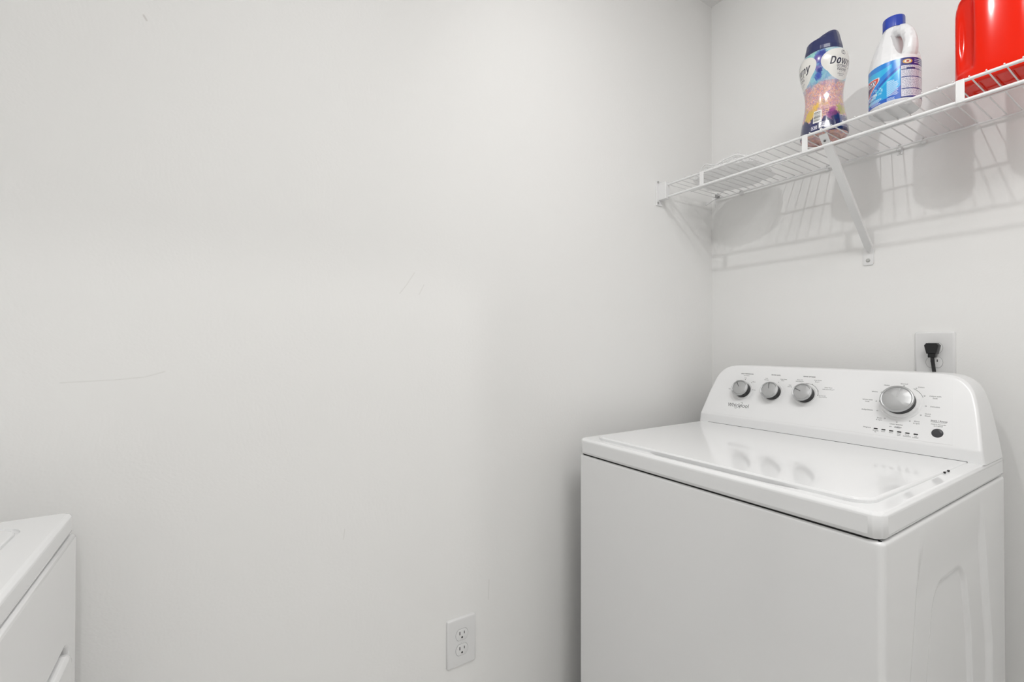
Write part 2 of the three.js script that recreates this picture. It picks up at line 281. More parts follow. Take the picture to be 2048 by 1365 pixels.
{
  const t = thing('washing_machine', 'white top load washing machine with four dials in the corner under the wire shelf', 'washer', [WC, 0, 0.42]);
  part(t, 'cabinet', cabinet(WX0, WX1, WZ0, WZ1 - 0.002, 0.025, 0.8396, 0.010, pressed), M.enamel, 'white cabinet with a pressed side panel');
  part(t, 'gap_seal', slab(WX0 + 0.006, WX1 - 0.014, WZ0 + 0.012, WZ1 - 0.0055, 0.80, 0.8435, 0.010, 0.001, 2), M.seal, 'black gap under the top');
  // top plate with a finger hollow in front of the lid
  const ev = new Evaluator(); ev.attributes = ['position', 'normal'];
  const plate = slab(WX0 - 0.0005, WX1 + 0.0005, WZ0 - 0.0005, WZ1 + 0.001, 0.8418, WY, 0.020, 0.008, 6); plate.deleteAttribute('uv');
  const cutS = new THREE.Shape(); cutS.moveTo(0.32, -0.70); cutS.lineTo(0.32, -0.742); cutS.bezierCurveTo(0.345, -0.742, 0.345, -0.7535, 0.375, -0.7535); cutS.lineTo(0.60, -0.7535); cutS.bezierCurveTo(0.64, -0.7535, 0.66, -0.742, 0.70, -0.742); cutS.lineTo(0.70, -0.70); cutS.closePath();
  const cut = new THREE.ExtrudeGeometry(cutS, { depth: 0.05, bevelEnabled: false, curveSegments: 14 }).rotateX(-Math.PI / 2).translate(0, 0.8735, 0); cut.deleteAttribute('uv');
  const A = new Brush(plate), B = new Brush(cut); A.updateMatrixWorld(); B.updateMatrixWorld();
  const top = ev.evaluate(A, B, SUBTRACTION).geometry;
  part(t, 'top_plate', top, M.gloss);
  // lid, its rear level with the top and its front raised
  const lid = slab(0.140, 0.7765, 0.190, 0.7435, 0.8700, 0.8862, 0.036, 0.0042, 5);
  { const p = lid.attributes.position; for (let i = 0; i < p.count; i++) p.setY(i, p.getY(i) + 0.0072 * (p.getZ(i) - 0.24) / 0.5); }
  part(t, 'lid', flatBig(smooth(lid, 0.7)), M.gloss, 'glossy white lid');
  for (const z of [0.362, 0.385]) part(t, 'hinge_slot', box(0.7755, 0.7785, 0.8835, 0.8875, z - 0.003, z + 0.003), M.seal);
  part(t, 'console', consoleGeo(), M.plastic, 'white rounded control console');
  part(t, 'console_seam', mergeGeometries([box(0.141, 0.776, 0.880, 0.8869, 0.10, 0.2317), box(WC - 0.343, 0.141, 0.880, 0.8852, 0.10, 0.2314), box(0.776, WC + 0.343, 0.880, 0.8852, 0.10, 0.2314)]), M.groove);
  // printed control panel
  const ps = new THREE.Shape(); ps.moveTo(-0.296, -0.030); ps.lineTo(0.296, -0.030); ps.lineTo(0.281, 0.128); ps.lineTo(-0.281, 0.128); ps.closePath();
  const pg = new THREE.ExtrudeGeometry(ps, { depth: 0.0006, bevelEnabled: false });
  { const p = pg.attributes.position, uv = pg.attributes.uv; for (let i = 0; i < p.count; i++) uv.setXY(i, (p.getX(i) + 0.30) / 0.60, (p.getY(i) + 0.034) / 0.165); }
  pg.rotateX(-TILT).translate(...onPanel(WC, 0, -0.0001));
  const pm = M.plastic.clone(); pm.map = panelPrint();
  part(t, 'control_panel', pg, pm, 'printed control panel');
  function knob(x, s, big, ang) {
    const k = new THREE.Group(); k.name = 'control_knob'; const q = onPanel(x, s, 0.0005); k.position.set(q[0] - WC, q[1], q[2] - 0.42); k.rotation.x = -TILT; t.add(k);
    const L = (pts) => smooth(lathe(pts, 56).rotateX(Math.PI / 2), 0.5);
    const f = big ? 1.31 : 1, H = big ? 0.011 : 0.004;
    if (big) piece(k, 'bezel', L([[0, 0], [0.0435, 0], [0.0425, 0.0012], [0.0385, 0.0012], [0.036, 0.0075], [0.0335, 0.009], [0, 0.009]]), M.plastic);
    else piece(k, 'bezel', L([[0, 0], [0.0300, 0], [0.0292, 0.0010], [0.0268, 0.0006], [0, 0.0006]]), M.plastic);
    piece(k, 'grip', L([[0, 0.0006], [0.0248 * f, 0.0006 + (big ? 0.008 : 0)], [0.0238 * f, 0.015 + H], [0, 0.015 + H]]), M.black, [0, 0, 0], 'black grip');
    const e = 0.015 + H;
    piece(k, 'cap', L([[0, e], [0.0245 * f, e], [0.0262 * f, e + 0.0012], [0.0264 * f, e + 0.0026], [0.0254 * f, e + 0.0046], [0.0240 * f, e + 0.0053], [0.0228 * f, e + 0.0046], [0.0222 * f, e + 0.0032], [0.0215 * f, e + 0.0033], [0.0206 * f, e + 0.0040], [0.012 * f, e + 0.0052], [0, e + 0.0056]]), M.silver, [0, 0, 0], 'satin silver cap');
    const r0 = 0.003 * f, r1 = 0.0215 * f;
    const bar = rbox(r0, r1, -0.0011 * f, 0.0011 * f, e + 0.0036, e + 0.0057, 0.0007, 2).rotateZ(ang);
    piece(k, 'pointer', bar, big ? M.silver : M.groove);
  }
  knob(0.2385, 0.0578, 0, 2.15); knob(0.3318, 0.0588, 0, 1.75); knob(0.4248, 0.0605, 0, 2.72); knob(0.6460, 0.0600, 1, 1.42);
  for (let k = 0; k < 6; k++) { const g = smooth(extr(rrect(0.0086, 0.0030, 0.0014), 0.0008, 0.0003, 2, 6).rotateX(-TILT), 0.6); const q = onPanel(0.6049 + 0.0159 * k, -0.0138 - 0.00035 * k, 0.0003); part(t, 'indicator_light', g.translate(...q), M.black); }
  const btn = smooth(lathe([[0, 0.0035], [0.006, 0.0030], [0.0098, 0.0014], [0.0108, 0], [0, 0]], 36).rotateX(Math.PI / 2).rotateX(-TILT), 0.6).translate(...onPanel(0.7223, -0.0062, 0.0004));
  part(t, 'start_button', btn, S([0.055, 0.055, 0.06], 0.28, { metalness: 0.2 }), 'dark round button');
  for (const x of [WX0 + 0.06, WX1 - 0.06]) for (const z of [WZ0 + 0.06, WZ1 - 0.06]) part(t, 'leveling_foot', new THREE.CylinderGeometry(0.016, 0.02, 0.03, 16).translate(x, 0.0152, z), M.black);
}

// ------------------------------------------------------------------ dryer across the aisle
{
  const x0 = 0.118, x1 = 0.814, z0 = 1.806, z1 = 2.50, xc = (x0 + x1) / 2;
  const t = thing('clothes_dryer', 'white clothes dryer, partly cut off, with its door facing the washer', 'dryer', [xc, 0, 2.15]);
  part(t, 'cabinet', cabinet(x0, x1, z0 + 0.010, z1, 0.025, 0.852, 0.010), M.enamel);
  const ev = new Evaluator(); ev.attributes = ['position', 'normal'];
  const a = slab(x0 - 0.0005, x1 + 0.0005, z0, z1, 0.8525, WY, 0.014, 0.007, 6); a.deleteAttribute('uv');
  const b = slab(x0 + 0.045, x1 - 0.045, z0 + 0.042, z1 - 0.14, WY - 0.0035, WY + 0.03, 0.03, 0.003, 4); b.deleteAttribute('uv');
  const A = new Brush(a), B = new Brush(b); A.updateMatrixWorld(); B.updateMatrixWorld();
  part(t, 'top_plate', ev.evaluate(A, B, SUBTRACTION).geometry, M.gloss);
  part(t, 'top_inset', slab(x0 + 0.0495, x1 - 0.0495, z0 + 0.0465, z1 - 0.1445, WY - 0.02, WY, 0.027, 0.0025, 4), M.gloss);
  // front panel with an opening in which the door lies
  const fs = rrect(x1 - x0, 0.830, 0.008), hole = new THREE.Path(); const w = 0.612, h = 0.47;
  const hs = rrect(w, h, 0.03).getPoints(8).reverse(); hole.setFromPoints(hs.map((p) => new THREE.Vector2(p.x, p.y + 0.035))); fs.holes.push(hole);
  part(t, 'front_panel', flatBig(smooth(extr(fs, 0.020, 0.005, 5, 8).rotateY(Math.PI).translate(xc, 0.4362, z0 + 0.017), 0.7)), M.enamel);
  const d = part(t, 'door', flatBig(smooth(extr(rrect(w - 0.012, h - 0.014, 0.026), 0.030, 0.007, 5, 10).rotateY(Math.PI).translate(xc, 0.4705, z0 + 0.021), 0.7)), M.enamel);
  part(d, 'handle', rbox(x1 - 0.125, x1 - 0.085, 0.42, 0.53, z0 - 0.016, z0 - 0.006, 0.004), M.plastic);
  part(t, 'console', smooth(new THREE.ExtrudeGeometry((() => { const s = new THREE.Shape(); s.moveTo(0, 0); s.lineTo(0.13, 0); s.lineTo(0.13, 0.19); s.lineTo(0.085, 0.19); s.closePath(); return s; })(), { depth: x1 - x0 - 0.02, bevelEnabled: true, bevelSize: 0.005, bevelThickness: 0.005, bevelSegments: 3 }).rotateY(-Math.PI / 2).translate(x1 - 0.01, WY, z1 - 0.137), 0.6), M.plastic);
  for (const x of [xc - 0.2, xc]) part(t, 'control_knob', smooth(lathe([[0, 0.026], [0.024, 0.024], [0.026, 0.020], [0.024, 0], [0, 0]], 32).rotateX(-Math.PI / 2 + 0.42).translate(x, WY + 0.10, z1 - 0.094), 0.5), M.silver);
  for (const x of [x0 + 0.06, x1 - 0.06]) for (const z of [z0 + 0.06, z1 - 0.06]) part(t, 'leveling_foot', new THREE.CylinderGeometry(0.016, 0.02, 0.03, 16).translate(x, 0.0152, z), M.black);
}

// ------------------------------------------------------------------ wall outlets
function outlet(name, label, at, turn) {
  const t = thing(name, label, 'outlet', at, 'duplex wall outlets'); t.rotation.y = turn;
  piece(t, 'cover_plate', flatBig(smooth(extr(rrect(0.084, 0.1245, 0.0062), 0.0125, 0.0058, 6, 6).translate(0, 0, -0.0058), 0.5)), M.outlet);
  const face = new THREE.Shape(); face.absarc(0, 0, 0.0172, -0.98, 0.98); face.absarc(0, 0, 0.0172, Math.PI - 0.98, Math.PI + 0.98); face.closePath();
  for (const s of [1, -1]) {
    const r = piece(t, 'receptacle', smooth(extr(face, 0.004, 0.0007, 2, 20), 0.5), M.outlet, [0, s * 0.0194, 0.0040]);
    const ringS = new THREE.Shape(); ringS.absarc(0, 0, 0.0180, -0.98, 0.98); ringS.absarc(0, 0, 0.0180, Math.PI - 0.98, Math.PI + 0.98); ringS.closePath();
    piece(r, 'rim_gap', extr(ringS, 0.0006, 0, 1, 20), M.rim, [0, 0, 0.0023]);
    piece(r, 'slot', new THREE.BoxGeometry(0.0023, 0.0085, 0.0016), M.dark, [-0.0064, 0.0045, 0.0034]);
    piece(r, 'slot', new THREE.BoxGeometry(0.0020, 0.0068, 0.0016), M.dark, [0.0064, 0.0045, 0.0034]);
    piece(r, 'slot', new THREE.CylinderGeometry(0.0025, 0.0025, 0.0016, 14).rotateX(Math.PI / 2), M.dark, [0, -0.0068, 0.0034]);
  }
  piece(t, 'screw', new THREE.CylinderGeometry(0.0027, 0.0030, 0.0018, 16).rotateX(Math.PI / 2), M.outlet, [0, 0, 0.0070]);
  return t;
}
outlet('wall_outlet', 'empty white duplex outlet low on the long wall', [0, 0.3728, 1.0797], Math.PI / 2);
outlet('wall_outlet', 'white duplex outlet above the washer with a black plug in it', [0.6607, 1.1165, 0], 0);
{
  const t = thing('power_cord', 'black flat plug and cord in the outlet above the washer', 'power cord', [0.661, 1.10, 0.02]);
  const s = new THREE.Shape(); s.moveTo(-0.0105, 0.0165); s.lineTo(0.0105, 0.0165); s.lineTo(0.0148, 0.0105); s.lineTo(0.0102, -0.0115); s.lineTo(-0.0102, -0.0115); s.lineTo(-0.0148, 0.0105); s.closePath();
  part(t, 'plug', smooth(extr(s, 0.024, 0.0025, 3, 6).translate(0.6607, 1.1318, 0.0079), 0.5), M.black);
  part(t, 'strain_relief', rbox(0.6527, 0.6687, 1.110, 1.1225, 0.0165, 0.0290, 0.002), M.black);
  part(t, 'cord', tube([[0.6607, 1.118, 0.0225], [0.6612, 1.105, 0.0225], [0.6635, 1.085, 0.024], [0.667, 1.06, 0.028], [0.670, 1.0, 0.042], [0.665, 0.9, 0.044], [0.63, 0.72, 0.040], [0.60, 0.6, 0.050], [0.60, 0.58, 0.074]], 0.0042, 60, 12), M.black);
}

// ------------------------------------------------------------------ wire shelf
const SY = 1.700, SZ = 0.300, LY = 1.6577;
{
  const t = thing('wire_shelf', 'white coated wire shelf along the back wall above the washer', 'shelf', [0.9, SY, 0.15]);
  part(t, 'front_rod', rodX(0.026, RX - 0.02, SY, SZ, 0.0037), M.shelf, 'upper front rod');
  part(t, 'front_rod', rodX(0.026, RX - 0.02, LY, SZ, 0.0040), M.shelf, 'lower front rod');
  part(t, 'cross_rod', rodX(0.034, RX - 0.02, SY - 0.0006, 0.1745, 0.0026), M.shelf);
  part(t, 'back_rod', rodX(0.028, RX - 0.02, SY - 0.0006, 0.0125, 0.0029), M.shelf);
  const wg = new THREE.CylinderGeometry(0.00145, 0.00145, 0.2945, 8).rotateX(Math.PI / 2);
  for (let k = 0; k < 67; k++) piece(t, 'wire', wg, M.shelf, [0.028 + 0.0257 * k - 0.9, 0.0038, 0.1575 - 0.15]);
  for (const x of [0.168, 0.4785, 0.7847, 1.091, 1.397]) part(t, 'strap', rbox(x - 0.0072, x + 0.0072, LY - 0.003, SY + 0.003, SZ + 0.0022, SZ + 0.0052, 0.0013, 2), M.shelf);
  // clips that hold the back rod to the wall
  const clip = (x, plate) => {
    const c = new THREE.Group(); c.name = 'wall_clip'; c.position.set(x - 0.9, -0.0006, 0.0125 - 0.15); t.add(c);
    piece(c, 'saddle', rbox(-0.0055, 0.0055, -0.0085, 0.0075, -0.0125, 0.0005, 0.002, 2), M.shelf);
    piece(c, 'hook', new THREE.TorusGeometry(0.0048, 0.0019, 8, 18, 4.2).rotateY(Math.PI / 2).rotateX(-0.6), M.shelf);
    piece(c, 'nail_head', new THREE.CylinderGeometry(0.0022, 0.0022, 0.002, 12).rotateX(Math.PI / 2), M.screw, [0, 0.0035, 0.001]);
    if (plate) { piece(c, 'plate', rbox(-0.007, 0.007, -0.0195, 0.0090, -0.0122, -0.0098, 0.001, 2), M.shelf); for (const y of [-0.0148, 0.0060]) piece(c, 'screw', new THREE.CylinderGeometry(0.0028, 0.0032, 0.0022, 12).rotateX(Math.PI / 2), M.screw, [0, y, -0.0090]); }
  };
  for (const [x, p] of [[0.1236, 0], [0.4062, 0], [0.588, 1], [0.6418, 0], [0.93, 0], [1.22, 0], [1.52, 0]]) clip(x, p);
  // end brackets on the side walls
  for (const s of [0, 1]) {
    const e = thing('shelf_end_bracket', s ? 'white end bracket holding the wire shelf on the doorway wall' : 'small white end bracket with two screws holding the wire shelf on the long wall', 'bracket', [s ? RX : 0, LY + 0.02, SZ]); if (s) e.rotation.y = Math.PI;
    const k = s ? -1 : 1;                                            // the rods lie on the same side of the flange on both walls
    piece(e, 'flange', rbox(0, 0.004, -0.046, 0.040, k > 0 ? -0.008 : -0.0245, k > 0 ? 0.0245 : 0.008, 0.0012, 2), M.shelf);
    piece(e, 'cup', rbox(0.001, 0.034, -0.028, 0.031, k > 0 ? -0.008 : -0.0135, k > 0 ? 0.0135 : 0.008, 0.002, 2), M.shelf);
    for (const y of [-0.037, 0.0355]) piece(e, 'screw', new THREE.CylinderGeometry(0.0036, 0.0040, 0.003, 14).rotateZ(Math.PI / 2), M.screw, [0.005, y, 0.017 * k]);
  }
  // diagonal braces down to the wall
  for (const bx of [0.518, 1.30]) {
    const b = new THREE.Group(); b.name = 'support_brace'; b.position.set(bx - 0.9, 0, -0.15); t.add(b);
    const y0 = -0.007, z0 = 0.2930, y1 = 1.415 - SY, z1 = 0.006, len = Math.hypot(y1 - y0, z1 - z0), ang = Math.atan2(z0 - z1, y0 - y1);
    // folded channel, narrowing to a point at the wall end; along local y from the foot up
    const cs = new THREE.Shape(); cs.moveTo(0, 0); cs.lineTo(0.0090, 0.020); cs.lineTo(0.0100, len); cs.lineTo(-0.0100, len); cs.lineTo(-0.0090, 0.020); cs.closePath();
    const web = extr(cs, 0.0022, 0.0006, 2, 4);
    const rib = [-1, 1].map((s) => box(s * 0.0085 - 0.0009, s * 0.0085 + 0.0009, 0.02, len - 0.03, -0.008, 0.001));
    const strip = (g) => { const q = g.index ? g.toNonIndexed() : g; q.deleteAttribute('uv'); q.deleteAttribute('normal'); return q; };
    piece(b, 'arm', smooth(mergeGeometries([web, ...rib].map(strip)).rotateX(ang).translate(0, y1, z1), 0.4), M.shelf);
    piece(b, 'hook', new THREE.TorusGeometry(0.0056, 0.0018, 8, 20, 3.6).rotateY(Math.PI / 2).rotateX(0.4).translate(0, 0, SZ), M.shelf);
    piece(b, 'foot', smooth(extr(rrect(0.0265, 0.050, 0.006), 0.0032, 0.0008, 2, 6).translate(-0.006, 1.4035 - SY, 0), 0.5), M.shelf);
    piece(b, 'screw', smooth(lathe([[0, 0.0032], [0.003, 0.0027], [0.0046, 0.0006], [0.006, 0], [0, 0]], 20).rotateX(Math.PI / 2).translate(-0.0065, 1.3925 - SY, 0.0032), 0.5), M.screw);
    piece(b, 'rivet', new THREE.CylinderGeometry(0.0028, 0.0028, 0.002, 14).rotateX(Math.PI / 2 + ang), M.groove, [0, y0 - 0.016, z0 - 0.0095]);
  }
}

const TOPY = SY + 0.0038 + 0.00145;     // level of the wires on which things stand
// ------------------------------------------------------------------ bottle of scent beads
{
  const at = [0.490, TOPY, 0.223], face = Math.atan2(camera.position.x - at[0], camera.position.z - at[2]) - 0.0;
  const t = thing('scent_bead_bottle', 'waisted clear bottle of pink laundry scent beads with a navy cap', 'bottle', at);
  const pr = [[0.0440, 0.0], [0.0530, 0.0015], [0.0560, 0.006], [0.0555, 0.020], [0.0520, 0.045], [0.0475, 0.070], [0.0445, 0.092], [0.0440, 0.110], [0.0458, 0.130], [0.0500, 0.152], [0.0550, 0.175], [0.0575, 0.193], [0.0570, 0.208], [0.0535, 0.219], [0.0470, 0.2265], [0.0415, 0.2290]];
  const curve = new THREE.CatmullRomCurve3(pr.map(([a, b]) => V(a, b, 0))).getPoints(70);
  // wrap: 0.5 of the width faces the aisle
  const W = 2048, H = 1200, HH = 0.235, [c, g] = canvas(W, H);
  const X = (deg) => (0.5 + deg / 360) * W, Y = (h) => H - h / HH * H, R = Math.PI * 2 * 0.052, kx = W / R;
  const gr = (stops, a, b) => { const q = g.createLinearGradient(0, Y(a), 0, Y(b)); stops.forEach(([o, col]) => q.addColorStop(o, col)); return q; };
  g.fillStyle = '#cfc6bd'; g.fillRect(0, 0, W, H);
  const blob = (x, y, r, col, a) => { g.globalAlpha = a; g.fillStyle = col; g.beginPath(); for (let k = 0; k <= 26; k++) { const th = k / 26 * 2 * Math.PI, rr = r * (0.75 + 0.35 * n2(Math.cos(th) * 1.4 + x * 0.01, Math.sin(th) * 1.4 + y * 0.01)); g[k ? 'lineTo' : 'moveTo'](x + rr * Math.cos(th), y + rr * Math.sin(th)); } g.closePath(); g.fill(); g.globalAlpha = 1; };
  // beads inside the clear middle
  const beads = ['#f0b8a6', '#e6a69a', '#f4cabb', '#d99ea4', '#c9a0b8', '#a48cb8', '#ecb0a8', '#e8c6bc'];
  g.fillStyle = '#dba592'; g.fillRect(0, Y(0.150), W, Y(0) - Y(0.150));
  for (let k = 0; k < 9000; k++) { const h = rnd() * 0.150, x = rnd() * W; g.fillStyle = beads[Math.floor(rnd() * beads.length)]; g.beginPath(); g.arc(x, Y(h), 5 + rnd() * 5, 0, 7); g.fill(); }
  for (let k = 0; k < 260; k++) blob(rnd() * W, Y(0.04 + rnd() * 0.105), 18 + rnd() * 46, ['#c9a79c', '#b99ab0', '#d8b8a4', '#a890b8', '#cdb0a0', '#9f8fb0'][k % 6], 0.22);
  // inked clouds above
  g.fillStyle = '#b9d3da'; g.fillRect(0, 0, W, Y(0.140));
  for (let k = 0; k < 260; k++) { const x = rnd() * W, h = 0.140 + rnd() * 0.095; blob(x, Y(h), 30 + rnd() * 90, ['#6cb5cf', '#8fcbd8', '#4f9cc6', '#bfe0e6', '#7cc0c9', '#a6c9d9', '#5f8fcf'][Math.floor(rnd() * 7)], 0.35); }
  for (const [d, h, r, col] of [[-8, 0.215, 90, '#2c3f9e'], [-2, 0.205, 80, '#24368f'], [-4, 0.190, 70, '#3347a8'], [-14, 0.198, 60, '#6a4a9c'], [-12, 0.175, 50, '#7f6ab0'], [-12, 0.158, 60, '#3b4fb0'], [-10, 0.168, 45, '#23348c'], [170, 0.2, 120, '#2c3f9e'], [-30, 0.212, 80, '#8fd0c8'], [-45, 0.205, 70, '#5faeb0'], [-35, 0.190, 70, '#a8dbe4']]) for (let j = 0; j < 5; j++) blob(X(d) + (rnd() - 0.5) * r, Y(h) + (rnd() - 0.5) * r, r * (0.5 + rnd() * 0.5), col, 0.45);
  for (let k = 0; k < 50; k++) blob(rnd() * W, Y(0.132 + rnd() * 0.014), 30 + rnd() * 40, ['#9aa4d0', '#c6b2cc', '#8a7fb8', '#d8c8c8'][k % 4], 0.3);
  // yellow, violet and navy towards the foot
  for (let k = 0; k < 150; k++) blob(rnd() * W, Y(0.036 + rnd() * 0.052), 25 + rnd() * 50, ['#e8b84c', '#d9a0b4', '#b9b24c', '#8f6aa8', '#e0c060', '#c78fb0'][k % 6], 0.28);
  for (const [d, h, r, col] of [[-42, 0.060, 90, '#d9b64a'], [-22, 0.078, 60, '#efc04e'], [48, 0.058, 80, '#a8ae4a'], [62, 0.060, 70, '#c2b85a'], [18, 0.048, 90, '#7a2f7c'], [30, 0.040, 80, '#6a2a66'], [25, 0.058, 60, '#a04a90'], [200, 0.06, 120, '#8f6aa8']]) for (let j = 0; j < 5; j++) blob(X(d) + (rnd() - 0.5) * r, Y(h) + (rnd() - 0.5) * r, r * (0.5 + rnd() * 0.5), col, 0.5);
  for (let k = 0; k < 200; k++) blob(rnd() * W, Y(0.014 + rnd() * 0.026), 30 + rnd() * 50, ['#1c2358', '#232a66', '#182050'][k % 3], 0.7);
  g.fillStyle = '#1b2252'; g.fillRect(0, Y(0.024), W, Y(0.003) - Y(0.024));
  // the two round white labels
  const word = (d) => {
    const x = X(d), y = Y(0.190), s = kx / 1000;                         // px per mm
    for (const q of [0, -W, W]) {
      g.save(); g.translate(x + q, y); g.fillStyle = '#e9e7e2';
      g.beginPath(); g.moveTo(0, -150); g.bezierCurveTo(56 * s, -150, 62 * s, 40, 36 * s, 150); g.bezierCurveTo(18 * s, 300, -18 * s, 300, -36 * s, 150); g.bezierCurveTo(-62 * s, 40, -56 * s, -150, 0, -150); g.fill();
      g.fillStyle = g.strokeStyle = '#23233a'; g.textAlign = 'center'; g.textBaseline = 'middle';
      g.lineWidth = 5; for (const [dx, r] of [[-12, 24], [10, 26], [2, 12]]) { g.beginPath(); g.ellipse(dx, -86, r, 30, 0.3, 0, 7); g.stroke(); }
      g.font = 'italic bold 132px sans-serif'; g.fillText('Downy', 0, 22); g.font = 'bold 42px sans-serif'; g.fillText('ULTIMATE', 0, 92); g.fillText('FUSIONS', 0, 134); g.font = 'bold 30px sans-serif'; g.fillText('\u2022   \u2022   \u2022', 0, 164); g.font = '20px sans-serif'; g.fillText('IN-WASH SCENT', 0, 186); g.fillText('BOOSTER', 0, 207);
      g.restore();
    }
  };
  word(50); word(-72);
  // bar code and care marks
  g.fillStyle = '#eceae6'; g.fillRect(X(-27), Y(0.064), X(-5) - X(-27), Y(0.030) - Y(0.064));
  g.fillStyle = '#333'; for (let h = 0.0605; h > 0.034;) { const b = 0.0003 + rnd() * 0.0011; g.fillRect(X(-25.5), Y(h), X(-8.5) - X(-25.5), b / HH * H); h -= b + 0.0005 + rnd() * 0.0009; }
  g.fillStyle = '#5a2f6a'; g.font = 'bold 22px sans-serif'; g.textAlign = 'left'; ['14.8 OZ', 'NET WT', 'SCENT BEADS'].forEach((q, k) => g.fillText(q, X(-3), Y(0.062 - 0.006 * k)));
  g.fillStyle = '#10184a'; g.fillRect(X(-12), Y(0.031), X(14) - X(-12), Y(0.0135) - Y(0.031));
  g.fillStyle = '#e6e4ea'; g.fillRect(X(-10.5), Y(0.0295), X(12) - X(-10.5), Y(0.0150) - Y(0.0295)); g.strokeStyle = '#20285e'; g.lineWidth = 6; g.strokeRect(X(-4), Y(0.0275), X(6) - X(-4), 34); g.beginPath(); g.arc(X(1), Y(0.0170), 44, Math.PI, 0); g.stroke();
  g.fillStyle = '#d8d6e2'; g.fillRect(X(-31), Y(0.0225), X(-16) - X(-31), Y(0.0125) - Y(0.0225)); g.strokeRect(X(-29.5), Y(0.0205), 26, 30); g.beginPath(); g.arc(X(-21), Y(0.0175), 17, 0, 7); g.stroke();
  g.fillStyle = '#c9c9dc'; for (let k = 0; k < 12; k++) g.fillRect(X(40), Y(0.044 - 0.0028 * k), X(60 + rnd() * 14) - X(40), 4);
  const lg = new THREE.LatheGeometry(curve.map((p) => new THREE.Vector2(p.x, p.y)), 72, face - Math.PI);
  { const p = lg.attributes.position, uv = lg.attributes.uv; for (let i = 0; i < p.count; i++) uv.setY(i, p.getY(i) / HH); }
  piece(t, 'body', lg, P([1, 1, 1], 0.22, { map: ctex(c), clearcoat: 1, clearcoatRoughness: 0.05 }), [0, 0, 0], 'clear bottle printed in blue, violet and navy');
  const bc = canvas(256, 256); bc[1].fillStyle = '#caa08c'; bc[1].fillRect(0, 0, 256, 256); for (let k = 0; k < 900; k++) { bc[1].fillStyle = beads[Math.floor(rnd() * beads.length)]; bc[1].globalAlpha = 0.7; bc[1].beginPath(); bc[1].arc(rnd() * 256, rnd() * 256, 4 + rnd() * 4, 0, 7); bc[1].fill(); }
  piece(t, 'bottom', smooth(lathe([[0, 0.006], [0.030, 0.005], [0.036, 0.0015], [0.0442, 0.0004], [0.046, 0.001]], 48), 0.5), P([1, 1, 1], 0.3, { map: ctex(bc[0]), clearcoat: 0.6 }));
  // cap with a wave cut across its top
  const cg = new THREE.LatheGeometry([[0.0432, 0.229], [0.0440, 0.231], [0.0435, 0.240], [0.0410, 0.252], [0.0380, 0.266], [0.0355, 0.280], [0.0325, 0.2855], [0.020, 0.2870], [0, 0.2875]].map(([a, b]) => new THREE.Vector2(a, b)), 64, 0);
  const dense = (() => { const q = new THREE.CatmullRomCurve3([[0.0432, 0.229], [0.0440, 0.232], [0.0432, 0.241], [0.0410, 0.252], [0.0382, 0.266], [0.0355, 0.278], [0.0320, 0.2845], [0.020, 0.2868], [0.0001, 0.2875]].map(([a, b]) => V(a, b, 0))).getPoints(50); return new THREE.LatheGeometry(q.map((p) => new THREE.Vector2(p.x, p.y)), 64, 0); })();
  { const p = dense.attributes.position; const rx = Math.cos(face), rz = -Math.sin(face);                     // direction to the right as seen from the aisle
    for (let i = 0; i < p.count; i++) { const a = (p.getX(i) * rx + p.getZ(i) * rz) / 0.036, y = p.getY(i), lim = 0.2745 + 0.0125 * Math.sin(Math.max(-1.57, Math.min(1.57, (a - 0.10) * 1.7))); if (y > 0.262) p.setY(i, 0.262 + (y - 0.262) / (0.2875 - 0.262) * (lim - 0.262)); } }
  piece(t, 'cap', smooth(dense, 0.8), P([0.018, 0.026, 0.11], 0.34, { clearcoat: 0.3 }), [0, 0, 0], 'navy blue cap');
  cg.dispose();
}

